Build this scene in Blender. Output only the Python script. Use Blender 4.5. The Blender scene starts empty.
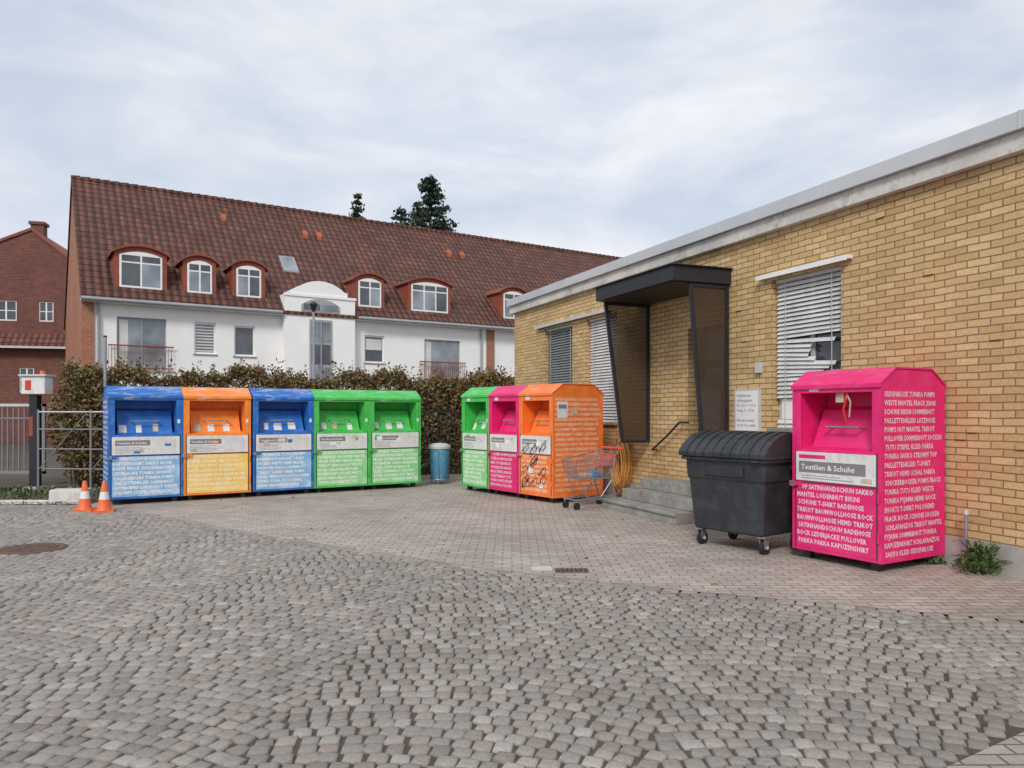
import bpy, math, random
import numpy as np
from mathutils import Matrix, Vector
random.seed(7); rng=np.random.default_rng(7)
scene=bpy.context.scene
R=math.radians

# ---------------------------------------------------------------- materials
def _base(name):
    m=bpy.data.materials.new(name); m.use_nodes=True
    nt=m.node_tree; b=nt.nodes['Principled BSDF']
    return m,nt,b
def N(nt,t,**k):
    n=nt.nodes.new(t)
    for a,v in k.items(): setattr(n,a,v)
    return n
def rgb(c): return (c[0],c[1],c[2],1)
def sc(c,f): return tuple(min(1,x*f) for x in c)
def noise(nt,coord,scale,detail=4,rough=.6):
    n=N(nt,'ShaderNodeTexNoise'); n.inputs['Scale'].default_value=scale
    n.inputs['Detail'].default_value=min(detail,4); n.inputs['Roughness'].default_value=rough
    nt.links.new(coord,n.inputs['Vector']); return n
def ramp(nt,src,stops):
    r=N(nt,'ShaderNodeValToRGB'); e=r.color_ramp.elements
    while len(e)<len(stops): e.new(.5)
    for i,(p,c) in enumerate(stops):
        e[i].position=p; e[i].color=rgb(c) if not isinstance(c,(int,float)) else (c,c,c,1)
    nt.links.new(src,r.inputs['Fac']); return r
def mix(nt,fac,a,b,mode='MIX'):
    n=N(nt,'ShaderNodeMixRGB',blend_type=mode)
    for s,v in (('Fac',fac),('Color1',a),('Color2',b)):
        if isinstance(v,(int,float)): n.inputs[s].default_value=v
        elif isinstance(v,tuple): n.inputs[s].default_value=rgb(v)
        else: nt.links.new(v,n.inputs[s])
    return n.outputs['Color']
def mat(name,col,rough=.6,var=.15,vscale=3,metal=0,bump=0,bscale=60,dirt=None,damt=.35,dscale=5,streak=1,grime=0):
    m,nt,b=_base(name); tc=N(nt,'ShaderNodeTexCoord').outputs['Object']
    n=noise(nt,tc,vscale)
    r=ramp(nt,n.outputs['Fac'],[(.3,sc(col,1-var)),(.7,sc(col,1+var))])
    out=r.outputs['Color']
    if dirt:
        v=tc
        if streak!=1:
            mp=N(nt,'ShaderNodeMapping'); mp.inputs['Scale'].default_value=(1,1,streak); nt.links.new(tc,mp.inputs['Vector']); v=mp.outputs['Vector']
        n2=noise(nt,v,dscale,4,.75)
        f=ramp(nt,n2.outputs['Fac'],[(.48,0.0),(.72,damt)])
        out=mix(nt,f.outputs['Color'],out,dirt)
    if grime:
        mp=N(nt,'ShaderNodeMapping'); mp.inputs['Scale'].default_value=(9,9,1.3); mp.inputs['Location'].default_value=(3,1,7); nt.links.new(tc,mp.inputs['Vector'])
        n5=noise(nt,mp.outputs['Vector'],1.6,4,.7); f5=ramp(nt,n5.outputs['Fac'],[(.52,0.0),(.8,grime)])
        out=mix(nt,f5.outputs['Color'],out,(.16,.13,.11))
    nt.links.new(out,b.inputs['Base Color'])
    b.inputs['Metallic'].default_value=metal
    rr=N(nt,'ShaderNodeMapRange'); rr.inputs['To Min'].default_value=max(0,rough-.1); rr.inputs['To Max'].default_value=min(1,rough+.12)
    nt.links.new(n.outputs['Fac'],rr.inputs['Value']); nt.links.new(rr.outputs['Result'],b.inputs['Roughness'])
    if bump:
        n3=noise(nt,tc,bscale,3)
        bp=N(nt,'ShaderNodeBump'); bp.inputs['Strength'].default_value=bump; bp.inputs['Distance'].default_value=.01
        nt.links.new(n3.outputs['Fac'],bp.inputs['Height']); nt.links.new(bp.outputs['Normal'],b.inputs['Normal'])
    return m
def brickmat(name,c1,c2,mortar,bw=.25,bh=.075,ms=.006,bump=.6,dist=.012,off=.5,rough=.85,var=.2,vs=.7,stain=None,pan=False,wob=.02,samt=.5):
    m,nt,b=_base(name); t=N(nt,'ShaderNodeTexCoord'); uv=t.outputs['UV']; oc=t.outputs['Object']
    nw=noise(nt,oc,3,1)
    sub=N(nt,'ShaderNodeVectorMath',operation='SUBTRACT'); sub.inputs[1].default_value=(.5,.5,.5)
    nt.links.new(nw.outputs['Color'],sub.inputs[0])
    scl=N(nt,'ShaderNodeVectorMath',operation='SCALE'); scl.inputs['Scale'].default_value=wob
    nt.links.new(sub.outputs[0],scl.inputs[0])
    ad=N(nt,'ShaderNodeVectorMath',operation='ADD'); nt.links.new(uv,ad.inputs[0]); nt.links.new(scl.outputs[0],ad.inputs[1])
    k=N(nt,'ShaderNodeTexBrick'); k.offset=off; k.squash=1
    nt.links.new(ad.outputs[0],k.inputs['Vector'])
    k.inputs['Scale'].default_value=1; k.inputs['Brick Width'].default_value=bw; k.inputs['Row Height'].default_value=bh
    k.inputs['Mortar Size'].default_value=ms; k.inputs['Mortar Smooth'].default_value=.3; k.inputs['Bias'].default_value=0
    k.inputs['Color1'].default_value=rgb(c1); k.inputs['Color2'].default_value=rgb(c2); k.inputs['Mortar'].default_value=rgb(mortar)
    n=noise(nt,oc,vs,4,.65)
    r=ramp(nt,n.outputs['Fac'],[(.3,1-var),(.7,1+var*.4)])
    out=mix(nt,1.0,k.outputs['Color'],r.outputs['Color'],'MULTIPLY')
    n4=noise(nt,oc,25,3,.7)
    r4=ramp(nt,n4.outputs['Fac'],[(.25,.8),(.7,1.06)])
    out=mix(nt,1.0,out,r4.outputs['Color'],'MULTIPLY')
    if stain:
        n5=noise(nt,oc,1.7,4,.8); f=ramp(nt,n5.outputs['Fac'],[(.52,0.0),(.72,samt)])
        out=mix(nt,f.outputs['Color'],out,stain)
    nt.links.new(out,b.inputs['Base Color']); b.inputs['Roughness'].default_value=rough
    inv=N(nt,'ShaderNodeMath',operation='SUBTRACT'); inv.inputs[0].default_value=1; nt.links.new(k.outputs['Fac'],inv.inputs[1])
    h=inv.outputs[0]
    ns=N(nt,'ShaderNodeMath',operation='MULTIPLY_ADD'); ns.inputs[1].default_value=.35
    nt.links.new(n4.outputs['Fac'],ns.inputs[0]); nt.links.new(h,ns.inputs[2]); h=ns.outputs[0]
    if pan:
        sx=N(nt,'ShaderNodeSeparateXYZ'); nt.links.new(uv,sx.inputs[0])
        mu=N(nt,'ShaderNodeMath',operation='MULTIPLY'); mu.inputs[1].default_value=2*math.pi/bw; nt.links.new(sx.outputs['X'],mu.inputs[0])
        si=N(nt,'ShaderNodeMath',operation='COSINE'); nt.links.new(mu.outputs[0],si.inputs[0])
        s2=N(nt,'ShaderNodeMath',operation='MULTIPLY_ADD'); s2.inputs[1].default_value=-.8; nt.links.new(si.outputs[0],s2.inputs[0]); nt.links.new(h,s2.inputs[2]); h=s2.outputs[0]
    bp=N(nt,'ShaderNodeBump'); bp.inputs['Strength'].default_value=bump; bp.inputs['Distance'].default_value=dist
    nt.links.new(h,bp.inputs['Height']); nt.links.new(bp.outputs['Normal'],b.inputs['Normal'])
    return m
def islandmat(name,stops,rough=.8,nz=30,bump=0,amp=.25,big=True,tint=None):
    m,nt,b=_base(name); g=N(nt,'ShaderNodeNewGeometry'); tc=N(nt,'ShaderNodeTexCoord').outputs['Object']
    r=ramp(nt,g.outputs['Random Per Island'],stops); o=r.outputs['Color']
    if amp:
        n=noise(nt,tc,nz,3,.7); f=ramp(nt,n.outputs['Fac'],[(.25,1-amp),(.75,1+amp*.3)])
        o=mix(nt,1.0,o,f.outputs['Color'],'MULTIPLY')
    if big:
        n2=noise(nt,tc,.45,3,.6); f2=ramp(nt,n2.outputs['Fac'],[(.3,.8),(.7,1.08)])
        o=mix(nt,1.0,o,f2.outputs['Color'],'MULTIPLY')
    if tint:
        n3=noise(nt,tc,1.1,4,.75); f3=ramp(nt,n3.outputs['Fac'],[(.60,0.0),(.74,.5)])
        o=mix(nt,f3.outputs['Color'],o,tint)
    nt.links.new(o,b.inputs['Base Color']); b.inputs['Roughness'].default_value=rough
    if bump:
        bp=N(nt,'ShaderNodeBump'); bp.inputs['Strength'].default_value=bump; bp.inputs['Distance'].default_value=.004
        nt.links.new(n.outputs['Fac'],bp.inputs['Height']); nt.links.new(bp.outputs['Normal'],b.inputs['Normal'])
    return m

M={}
M['ybrick']=brickmat('yellow_brick',(.57,.375,.165),(.74,.53,.27),(.27,.175,.09),.25,.077,.007,bump=.9,dist=.014,var=.16,stain=(.50,.33,.16),samt=.35)
M['obrick']=brickmat('orange_brick',(.36,.12,.06),(.45,.17,.09),(.4,.33,.26),.25,.077,.008)
M['dbrick']=brickmat('dark_red_brick',(.15,.047,.035),(.23,.075,.052),(.20,.14,.12),.25,.077,.008)
M['tile']=brickmat('roof_tile',(.125,.043,.028),(.205,.076,.046),(.032,.015,.012),.30,.27,.022,bump=1,dist=.05,off=0,rough=.7,var=.3,pan=True,stain=(.085,.055,.042))
M['tile2']=brickmat('roof_tile_old',(.17,.06,.04),(.24,.09,.06),(.04,.02,.015),.30,.27,.022,bump=1,dist=.05,off=0,rough=.7,var=.3,pan=True)
M['paver']=brickmat('concrete_paver',(.39,.335,.295),(.51,.45,.40),(.20,.16,.135),.205,.103,.007,bump=.5,dist=.006,off=.5,var=.24,vs=.6,stain=(.31,.265,.23))
M['paver2']=brickmat('pavement_slab',(.34,.30,.27),(.44,.39,.35),(.15,.12,.10),.205,.103,.008,bump=.5,dist=.006,off=.5,var=.25,vs=.6)
M['plaster']=mat('white_plaster',(.84,.84,.83),.85,.04,1.2,bump=.2,bscale=40)
M['concrete']=mat('weathered_concrete',(.62,.60,.56),.9,.2,2,bump=.4,bscale=30,dirt=(.24,.22,.18),damt=.8,dscale=4)
M['zinc']=mat('zinc_capping',(.58,.60,.62),.45,.08,1.5,metal=.2)
M['plinth']=mat('plinth_render',(.42,.40,.37),.9,.2,2,bump=.4,dirt=(.2,.19,.16),damt=.5)
M['stone']=mat('step_stone',(.29,.28,.26),.85,.25,4,bump=.4,dirt=(.12,.12,.10),damt=.6)
M['dmetal']=mat('dark_bronze_metal',(.03,.031,.04),.45,.2,4,metal=.3)
M['black']=mat('black_paint',(.02,.02,.022),.5,.2,5)
M['steel']=mat('galvanised_steel',(.34,.35,.36),.4,.15,8,metal=.6)
M['lgrey']=mat('light_grey_paint',(.55,.56,.56),.5,.12,5,dirt=(.3,.28,.25),damt=.4)
M['mgrey']=mat('gate_grey',(.22,.23,.24),.5,.15,5,dirt=(.15,.12,.1),damt=.5)
M['white']=mat('white_paint',(.82,.82,.81),.45,.05,4)
M['dirtywhite']=mat('dirty_white_panel',(.74,.74,.73),.5,.08,4,dirt=(.5,.48,.47),damt=.5,dscale=9,grime=.4)
M['slat']=mat('blind_slat',(.66,.66,.65),.5,.12,3,dirt=(.4,.39,.37),damt=.5)
M['slatd']=mat('blind_slat_dark',(.20,.21,.22),.5,.12,3)  # dark-coloured slats of the far window's blind
M['plastic']=mat('black_plastic',(.026,.030,.037),.45,.2,5,bump=.15,bscale=150,dirt=(.08,.08,.08),damt=.4)
M['rubber']=mat('rubber',(.02,.02,.02),.8,.2,10)
M['orange']=mat('cone_orange',(.80,.15,.04),.5,.12,8,dirt=(.3,.1,.06),damt=.4)
M['redplastic']=mat('cart_red',(.7,.10,.04),.4,.1,8)
M['yellowhose']=mat('hose_yellow',(.68,.40,.06),.5,.1,8)
M['orangehose']=mat('hose_orange',(.68,.22,.05),.5,.1,8)
M['bluebag']=mat('blue_bag',(.10,.30,.50),.35,.25,9,bump=.6,bscale=14)
M['redframe']=mat('dormer_cladding',(.25,.065,.038),.7,.2,4)
M['rust']=mat('rusty_iron',(.12,.075,.055),.8,.3,12,bump=.5,bscale=80)
M['bark']=mat('bark',(.08,.055,.04),.9,.3,8)
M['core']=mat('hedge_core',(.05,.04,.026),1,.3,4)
M['cloth']=mat('curtain',(.62,.62,.6),.8,.1,3)
M['greydoor']=mat('grey_frame',(.32,.34,.36),.5,.1,3)
def glassmat(name,c,rough=.05):
    m,nt,b=_base(name); tc=N(nt,'ShaderNodeTexCoord').outputs['Object']
    n=noise(nt,tc,.8,2); r=ramp(nt,n.outputs['Fac'],[(.35,sc(c,.6)),(.65,sc(c,1.5))])
    nt.links.new(r.outputs['Color'],b.inputs['Base Color']); b.inputs['Roughness'].default_value=rough
    b.inputs['Specular IOR Level'].default_value=.8
    return m
M['glass']=glassmat('window_glass',(.06,.07,.08)); M['glassb']=glassmat('window_glass_bright',(.20,.23,.26))
def smoked():
    m,nt,b=_base('smoked_glass'); b.inputs['Base Color'].default_value=(.075,.05,.035,1); b.inputs['Roughness'].default_value=.12
    b.inputs['Alpha'].default_value=.68; return m
M['smoked']=smoked()
M['leaf']=islandmat('beech_leaves',[(0,(.07,.045,.022)),(.25,(.16,.085,.04)),(.42,(.27,.13,.06)),(.58,(.12,.13,.04)),(.75,(.34,.20,.085)),(.88,(.15,.18,.055)),(1,(.22,.23,.08))],.6,amp=0)
M['green']=islandmat('green_leaves',[(0,(.03,.06,.015)),(.5,(.07,.12,.03)),(1,(.14,.19,.05))],.6,amp=0,big=False)
M['needle']=islandmat('conifer_needles',[(0,(.010,.022,.012)),(.5,(.022,.042,.022)),(1,(.045,.07,.032))],.7,amp=0,big=False)
M['litter']=islandmat('leaf_litter',[(0,(.10,.05,.02)),(.5,(.22,.12,.05)),(1,(.32,.2,.08))],.8,amp=0,big=False)
M['sett']=islandmat('granite_setts',[(0,(.25,.222,.198)),(.25,(.335,.305,.275)),(.5,(.29,.268,.248)),(.7,(.39,.36,.325)),(.85,(.33,.28,.24)),(1,(.43,.405,.375))],.75,45,bump=.5,amp=.3,tint=(.33,.27,.17))
def groundmat():
    m,nt,b=_base('ground_soil'); tc=N(nt,'ShaderNodeTexCoord').outputs['Object']
    a=noise(nt,tc,.35,4,.7); c=noise(nt,tc,60,3,.7)
    r=ramp(nt,a.outputs['Fac'],[(.3,(.075,.060,.047)),(.55,(.11,.090,.070)),(.75,(.09,.088,.058))])
    r2=ramp(nt,c.outputs['Fac'],[(.3,.6),(.7,1.2)])
    nt.links.new(mix(nt,1.0,r.outputs['Color'],r2.outputs['Color'],'MULTIPLY'),b.inputs['Base Color']); b.inputs['Roughness'].default_value=1
    return m
M['ground']=groundmat()

# ---------------------------------------------------------------- mesh builder
class MB:
    def __init__(s): s.v=[];s.f=[];s.m=[];s.s=[];s.mats=[]
    def mi(s,m):
        if m not in s.mats: s.mats.append(m)
        return s.mats.index(m)
    def add(s,vs,fs,m,sm=False):
        o=len(s.v); s.v+=[tuple(v) for v in vs]; k=s.mi(m)
        for f in fs: s.f.append([i+o for i in f]); s.m.append(k); s.s.append(sm)
    def box(s,x0,x1,y0,y1,z0,z1,m):
        vs=[(x,y,z) for z in (z0,z1) for y in (y0,y1) for x in (x0,x1)]
        s.add(vs,[(0,2,3,1),(4,5,7,6),(0,1,5,4),(2,6,7,3),(0,4,6,2),(1,3,7,5)],m)
    def quad(s,a,b,c,d,m): s.add([a,b,c,d],[(0,1,2,3)],m)
    def prism(s,prof,ax,a,b,m,sm=False):
        n=len(prof)
        def P(p,t):
            return (t,p[0],p[1]) if ax=='x' else ((p[0],t,p[1]) if ax=='y' else (p[0],p[1],t))
        vs=[P(p,a) for p in prof]+[P(p,b) for p in prof]
        s.add(vs,[[i,(i+1)%n,n+(i+1)%n,n+i] for i in range(n)],m,sm)
        s.add(vs,[list(range(n))[::-1],list(range(n,2*n))],m)
    def tube(s,p,q,r,m,n=8,r2=None):
        p=Vector(p);q=Vector(q);r2=r if r2 is None else r2
        d=(q-p).normalized(); u=d.orthogonal().normalized(); w=d.cross(u)
        vs=[]
        for c,rr in((p,r),(q,r2)):
            for i in range(n):
                a=2*math.pi*i/n; vs.append(c+rr*(math.cos(a)*u+math.sin(a)*w))
        s.add(vs,[(i,(i+1)%n,n+(i+1)%n,n+i) for i in range(n)],m,True)
        s.add(vs,[list(range(n))[::-1],list(range(n,2*n))],m)
    def path(s,pts,r,m,n=6):
        for a,b in zip(pts[:-1],pts[1:]): s.tube(a,b,r,m,n)
    def lathe(s,prof,c,m,n=20,sm=True):
        vs=[]
        for r,z in prof:
            for i in range(n):
                a=2*math.pi*i/n; vs.append((c[0]+r*math.cos(a),c[1]+r*math.sin(a),c[2]+z))
        fs=[]
        for k in range(len(prof)-1):
            for i in range(n): fs.append((k*n+i,k*n+(i+1)%n,(k+1)*n+(i+1)%n,(k+1)*n+i))
        s.add(vs,fs,m,sm)
    def wall(s,x0,x1,z0,z1,ops,y,dep,m,rev=None):
        xs=sorted(set([x0,x1]+[o[0] for o in ops]+[o[1] for o in ops])); zs=sorted(set([z0,z1]+[o[2] for o in ops]+[o[3] for o in ops]))
        for a,b in zip(xs[:-1],xs[1:]):
            for c,d in zip(zs[:-1],zs[1:]):
                mx,mz=(a+b)/2,(c+d)/2
                if any(o[0]<mx<o[1] and o[2]<mz<o[3] for o in ops): continue
                s.quad((a,y,c),(b,y,c),(b,y,d),(a,y,d),m)
        rev=rev or m
        for a,b,c,d in ops:
            s.quad((a,y,c),(a,y+dep,c),(a,y+dep,d),(a,y,d),rev); s.quad((b,y,c),(b,y+dep,c),(b,y+dep,d),(b,y,d),rev)
            s.quad((a,y,c),(b,y,c),(b,y+dep,c),(a,y+dep,c),rev); s.quad((a,y,d),(b,y,d),(b,y+dep,d),(a,y+dep,d),rev)
    def build(s,name,parent=None,bevel=0,recalc=True):
        me=bpy.data.meshes.new(name); me.from_pydata(s.v,[],s.f)
        for m in s.mats: me.materials.append(M[m])
        me.polygons.foreach_set('material_index',s.m); me.polygons.foreach_set('use_smooth',s.s)
        if recalc:
            import bmesh
            bm=bmesh.new(); bm.from_mesh(me); bmesh.ops.recalc_face_normals(bm,faces=bm.faces[:]); bm.to_mesh(me); bm.free()
        uv=me.uv_layers.new(name='UVMap'); me.update()
        for p in me.polygons:
            n=p.normal; ax=max(range(3),key=lambda i:abs(n[i])+(.02 if i==1 else 0))
            for li in p.loop_indices:
                c=me.vertices[me.loops[li].vertex_index].co
                uv.data[li].uv=(c.y,c.z) if ax==0 else ((c.x,c.z) if ax==1 else (c.x,c.y))
        ob=bpy.data.objects.new(name,me); scene.collection.objects.link(ob)
        if parent: ob.parent=parent
        if bevel:
            b=ob.modifiers.new('bevel','BEVEL'); b.width=bevel; b.segments=2; b.limit_method='ANGLE'; b.angle_limit=R(40)
        return ob
def empty(name,loc=(0,0,0),xdir=(1,0)):
    e=bpy.data.objects.new(name,None); scene.collection.objects.link(e)
    e.location=loc; e.rotation_euler=(0,0,math.atan2(xdir[1],xdir[0])); e.empty_display_size=.2
    return e
def rawmesh(name,V,F,m,parent=None,smooth=False):
    me=bpy.data.meshes.new(name); me.from_pydata(V.tolist() if hasattr(V,'tolist') else V,[],F.tolist() if hasattr(F,'tolist') else F)
    me.materials.append(M[m])
    if smooth: me.polygons.foreach_set('use_smooth',[True]*len(me.polygons))
    ob=bpy.data.objects.new(name,me); scene.collection.objects.link(ob)
    if parent: ob.parent=parent
    return ob
def leafmesh(name,C,size,m,parent=None,flat=False):
    n=len(C); sz=size*(.6+.8*rng.random((n,1)))
    a=rng.normal(size=(n,3)); 
    if flat: a[:,2]*=.15
    a/=np.linalg.norm(a,axis=1)[:,None]
    b=rng.normal(size=(n,3)); 
    if flat: b[:,2]*=.15
    b=b-(a*b).sum(1)[:,None]*a; b/=np.linalg.norm(b,axis=1)[:,None]
    a=a*sz; b=b*sz*.55
    V=np.stack([C-a,C-b,C+a,C+b],1).reshape(-1,3); F=np.arange(4*n).reshape(n,4)
    return rawmesh(name,V,F,m,parent)

# ---------------------------------------------------------------- text
WORDS="HEMD SOCKEN KLEID BIKINI SCHAL BLUSE JEANS HUT STRUMPF PULLOVER WESTE SAKKO TRIKOT LATZHOSE SATINHANDSCHUH KAPUZENSHIRT MANTEL SEIDENBLUSE PUMPS SANDALE SHORTS KNICKERBOCKER LODENHUT TUTU POLOHEMD TRENCHCOAT PARKA STIEFEL ROCK UNTERHEMD BADEHOSE FRACK SCHUHE KAPPE BOXERSHORTS LEDERJACKE TUNIKA DIRNDL PYJAMA LEGGINGS SOMMERHUT COLLEGEJACKE PAILLETTENKLEID BAUMWOLLHOSE SCHLAFANZUG T-SHIRT TOP".split()
def text(name,body,loc,rot,size,m,parent,offset=.0,width=None,space=1.2):
    cu=bpy.data.curves.new(name,'FONT'); cu.body=body; cu.size=size; cu.space_line=space; cu.offset=offset; cu.resolution_u=2
    cu.materials.append(M[m]); ob=bpy.data.objects.new(name,cu); scene.collection.objects.link(ob)
    ob.parent=parent; ob.location=loc; ob.rotation_euler=rot
    if width:
        bpy.context.view_layer.update(); dx=ob.dimensions.x
        if dx>0: ob.scale=(width/dx,1,1)
    return ob
def wordblock(name,loc,rot,w,rows,pitch,size,m,parent,offset,cond=.85):
    """rows of words filling a rectangle on the bin"""
    cu=bpy.data.curves.new(name,'FONT'); cu.size=size; cu.offset=offset; cu.resolution_u=1; cu.space_character=1.08; cu.space_word=.9
    chw=size*.66; cap=w/cond/chw; out=[]
    for _ in range(rows):
        best=None
        for _t in range(30):
            l=[];n=0
            while n<cap-3:
                k=random.choice(WORDS)
                if n+len(k)>cap: 
                    if random.random()<.3: break
                    continue
                l.append(k); n+=len(k)+1
                if n>cap-4: break
            if best is None or n>best[0]: best=(n,l)
            if n>cap-2: break
        s=' '.join(best[1])
        if random.random()<.3: s=' '+s
        out.append(s)
    cu.body='\n'.join(out); cu.space_line=pitch/size
    cu.materials.append(M[m]); ob=bpy.data.objects.new(name,cu); scene.collection.objects.link(ob)
    ob.parent=parent; ob.location=loc; ob.rotation_euler=rot
    bpy.context.view_layer.update(); dx=ob.dimensions.x
    ob.scale=(min(1.05,w/dx),1,1)
    return ob

# ---------------------------------------------------------------- clothing bins
def clothes_bin(origin,xdir,w,d,key,panel,txt,big=False,side='R',grey=False,H=1.90,T=2.08,tag=False):
    e=empty('clothes_donation_bin',(origin[0],origin[1],0),xdir)
    b=MB(); c=key; t=.03
    prof=[(0,.10),(d,.10),(d,H),(d-.24,T),(.24,T),(0,H)]
    b.prism(prof,'x',0,t,c); b.prism(prof,'x',w-t,w,c)
    b.box(t,w-t,d-t,d,.1,H,c)
    b.box(t,w-t,.002,t,.1,1.20,c)
    b.box(t,.10,.002,t,1.20,H-.005,c); b.box(w-.10,w-t,.002,t,1.20,H-.005,c); b.box(.10,w-.10,.002,t,1.80,H-.005,c)
    b.build('body',e,.006)
    r=MB()
    o=[(-.02,H-.03),(-.02,H+.012),(.235,T+.022),(d-.235,T+.022),(d+.02,H+.012),(d+.02,H-.03),(d+.006,H-.03),(d+.006,H+.002),(d-.24,T+.004),(.24,T+.004),(-.006,H+.002),(-.006,H-.03)]
    vs0=[(-.012,)+p for p in o]; vs1=[(w+.012,)+p for p in o]; n=len(o); rc=c+'_roof'
    r.add(vs0+vs1,[[i,(i+1)%n,n+(i+1)%n,n+i] for i in range(n)],rc)
    r.add(vs0+vs1,[[i,i+1,n-2-i,n-1-i] for i in range(5)],c); r.add([v for v in vs1],[[i,i+1,n-2-i,n-1-i] for i in range(5)],c)
    r.build('roof',e)
    k=MB()
    yb=.46
    k.quad((.1,.03,1.2),(w-.1,.03,1.2),(w-.1,yb,1.30),(.1,yb,1.30),c)
    k.quad((.1,yb,1.3),(w-.1,yb,1.3),(w-.1,yb,1.82),(.1,yb,1.82),c)
    k.quad((.1,.03,1.82),(w-.1,.03,1.82),(w-.1,yb,1.82),(.1,yb,1.82),c)
    for x in(.1,w-.1): k.quad((x,.03,1.2),(x,yb,1.3),(x,yb,1.82),(x,.03,1.82),c)
    x0,x1=.15,w-.15
    k.prism([(.14,1.225),(.17,1.215),(.36,1.60),(.33,1.62)],'x',x0,x1,c)
    k.prism([(.33,1.62),(.36,1.60),(.44,1.63),(.44,1.66)],'x',x0,x1,c)
    for x in(x0,x1-.02): k.prism([(.15,1.235),(.335,1.615),(.455,1.64),(.455,1.29)],'x',x,x+.02,c)
    k.tube((w*.32,.12,1.44),(w*.68,.12,1.44),.012,'steel'); k.tube((w*.32,.12,1.44),(w*.32,.26,1.42),.01,'steel'); k.tube((w*.68,.12,1.44),(w*.68,.26,1.42),.01,'steel')
    k.build('deposit_chute',e)
    l=MB()
    l.box(.05,w-.05,-.008,0,.86,1.17,'dirtywhite')
    if grey:
        l.box(.09,w-.16,-.011,-.008,.95,1.07,'labelgrey')
        for q in range(2): l.box(.12,w*.75-random.random()*.2,-.010,-.008,.885+q*.026,.894+q*.026,'label3')
        l.box(.09,w*.4,-.010,-.008,1.10,1.14,'pink_paint'); l.box(w*.8,w-.09,-.010,-.008,.88,.93,'label2')
    else:
        l.box(.10,w*.55,-.010,-.008,1.02,1.11,'labelgrey'); 
        l.box(w*.62,w-.12,-.010,-.008,.90,1.12,'slat')
        for q in range(5): l.box(.10,w*.5-random.random()*.15,-.009,-.008,.885+q*.024,.893+q*.024,'label3')
        for q in range(3):
            xx=random.uniform(.08,w-.25); zz=random.uniform(.87,1.08); l.box(xx,xx+random.uniform(.05,.14),-.0125-.0005*q,-.0105,zz,zz+random.uniform(.04,.09),random.choice(['label2','white','cloth',c]))
    l.box(w*.2,w*.32,-.0,.002,1.82,1.88,'dirtywhite')
    if big:
        for q in range(3):
            xx=.2+q*.25+random.uniform(-.03,.04); zz=1.235+random.uniform(0,.03); 
            l.prism([(.145,zz),(.15,zz),(.15+.12*.49,zz+.13),(.145+.12*.49,zz+.13)],'x',xx,xx+random.uniform(.08,.15),random.choice(['dirtywhite','dirtywhite','label2']))
        l.box(w-.085,w-.04,-.0,.001,1.4,1.47,'dirtywhite')
    l.build('label_panel',e)
    if grey: text('label_text','Textilien & Schuhe',(.12,-.0135,.982),(R(90),0,0),.08,'white',e,.001,w-.40)
    else: text('label_text','Textilien & Schuhe',(.12,-.0125,1.045),(R(90),0,0),.05,'white',e,.001,w*.4)
    p=MB()
    p.box(.05,w-.05,-.004,.002,.14,.83,panel)
    p.box(.035,.045,-.006,.002,.13,1.19,'dseam'); p.box(w-.045,w-.035,-.006,.002,.13,1.19,'dseam'); p.box(.045,w-.045,-.006,.002,.836,.846,'dseam')
    p.box(-.02,.13,-.035,-.004,.80,.845,c); p.box(.00,.05,-.05,-.035,.79,.85,'steel')
    for z in(.3,.7): p.tube((w-.02,-.012,z),(w-.02,-.012,z+.09),.012,c)
    for xx in((w,w+.006),(-.006,0)):
        p.box(xx[0],xx[1],0,.03,.10,H-.04,c); p.box(xx[0],xx[1],d-.03,d,.10,H-.04,c); p.box(xx[0],xx[1],.03,d-.03,.10,.14,c)
    p.build('front_panel_and_fittings',e)
    if tag:
        g=MB(); 
        g.path([(w*.60,.05,1.80),(w*.61,.03,1.72),(w*.58,.03,1.62),(w*.60,.05,1.50)],.012,'tagred',6); g.path([(w*.60,.05,1.80),(w*.66,.03,1.70),(w*.64,.04,1.55)],.009,'label2',6)
        g.box(w*.48,w*.57,.05,.08,1.70,1.80,'label2'); g.build('hanging_tag',e)
    f=MB()
    for x in(.08,w-.16):
        for y in(.08,d-.16):
            f.box(x,x+.08,y,y+.08,.008,.1,'black'); f.box(x-.01,x+.09,y-.01,y+.09,0,.008,'steel')
    f.build('feet',e)
    if big: wordblock('front_lettering',(.065,-.0075,.766),(R(90),0,0),w-.14,8,.083,.074,txt,e,.0032,.80)
    else: wordblock('front_lettering',(.065,-.0075,.770),(R(90),0,0),w-.14,8,.083,.068,txt,e,.0022,.82)
    args=(d-.10,19,.0885,.070,txt,e,.0022,.82)
    if side=='R': wordblock('side_lettering',(w+.0045,.05,H-.12),(R(90),0,R(90)),*args)
    else: wordblock('side_lettering',(-.0045,d-.05,H-.12),(R(90),0,R(-90)),*args)
    return e
M['labelgrey']=mat('label_grey',(.22,.21,.21),.5,.1)
M['tagred']=mat('red_tag',(.62,.04,.03),.5,.1)
M['label2']=mat('sticker_tan',(.55,.45,.33),.5,.2,8)
M['label3']=mat('label_print',(.30,.32,.34),.6,.1)
M['dseam']=mat('panel_seam_shadow',(.05,.05,.05),.8,.1)
def paint(n,c,d=(.6,.62,.62),a=.25,ra=.5,gr=.35):
    M[n]=mat(n,c,.45,.08,3,dirt=d,damt=a,dscale=3,grime=gr)
    M[n+'_roof']=mat(n+'_roof',c,.5,.1,3,dirt=(.62,.66,.64),damt=ra,dscale=2.2,streak=9,grime=.2)
paint('blue_paint',(.012,.14,.50),(.25,.45,.70),.35,.8); paint('blue_panel',(.22,.47,.74),(.66,.76,.84),.8,.5,.2)
paint('orange_paint',(.88,.24,.025),(.85,.5,.25),.4,.75); paint('yellow_panel',(.92,.60,.13),(.92,.76,.40),.6,.5,.2)
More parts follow.
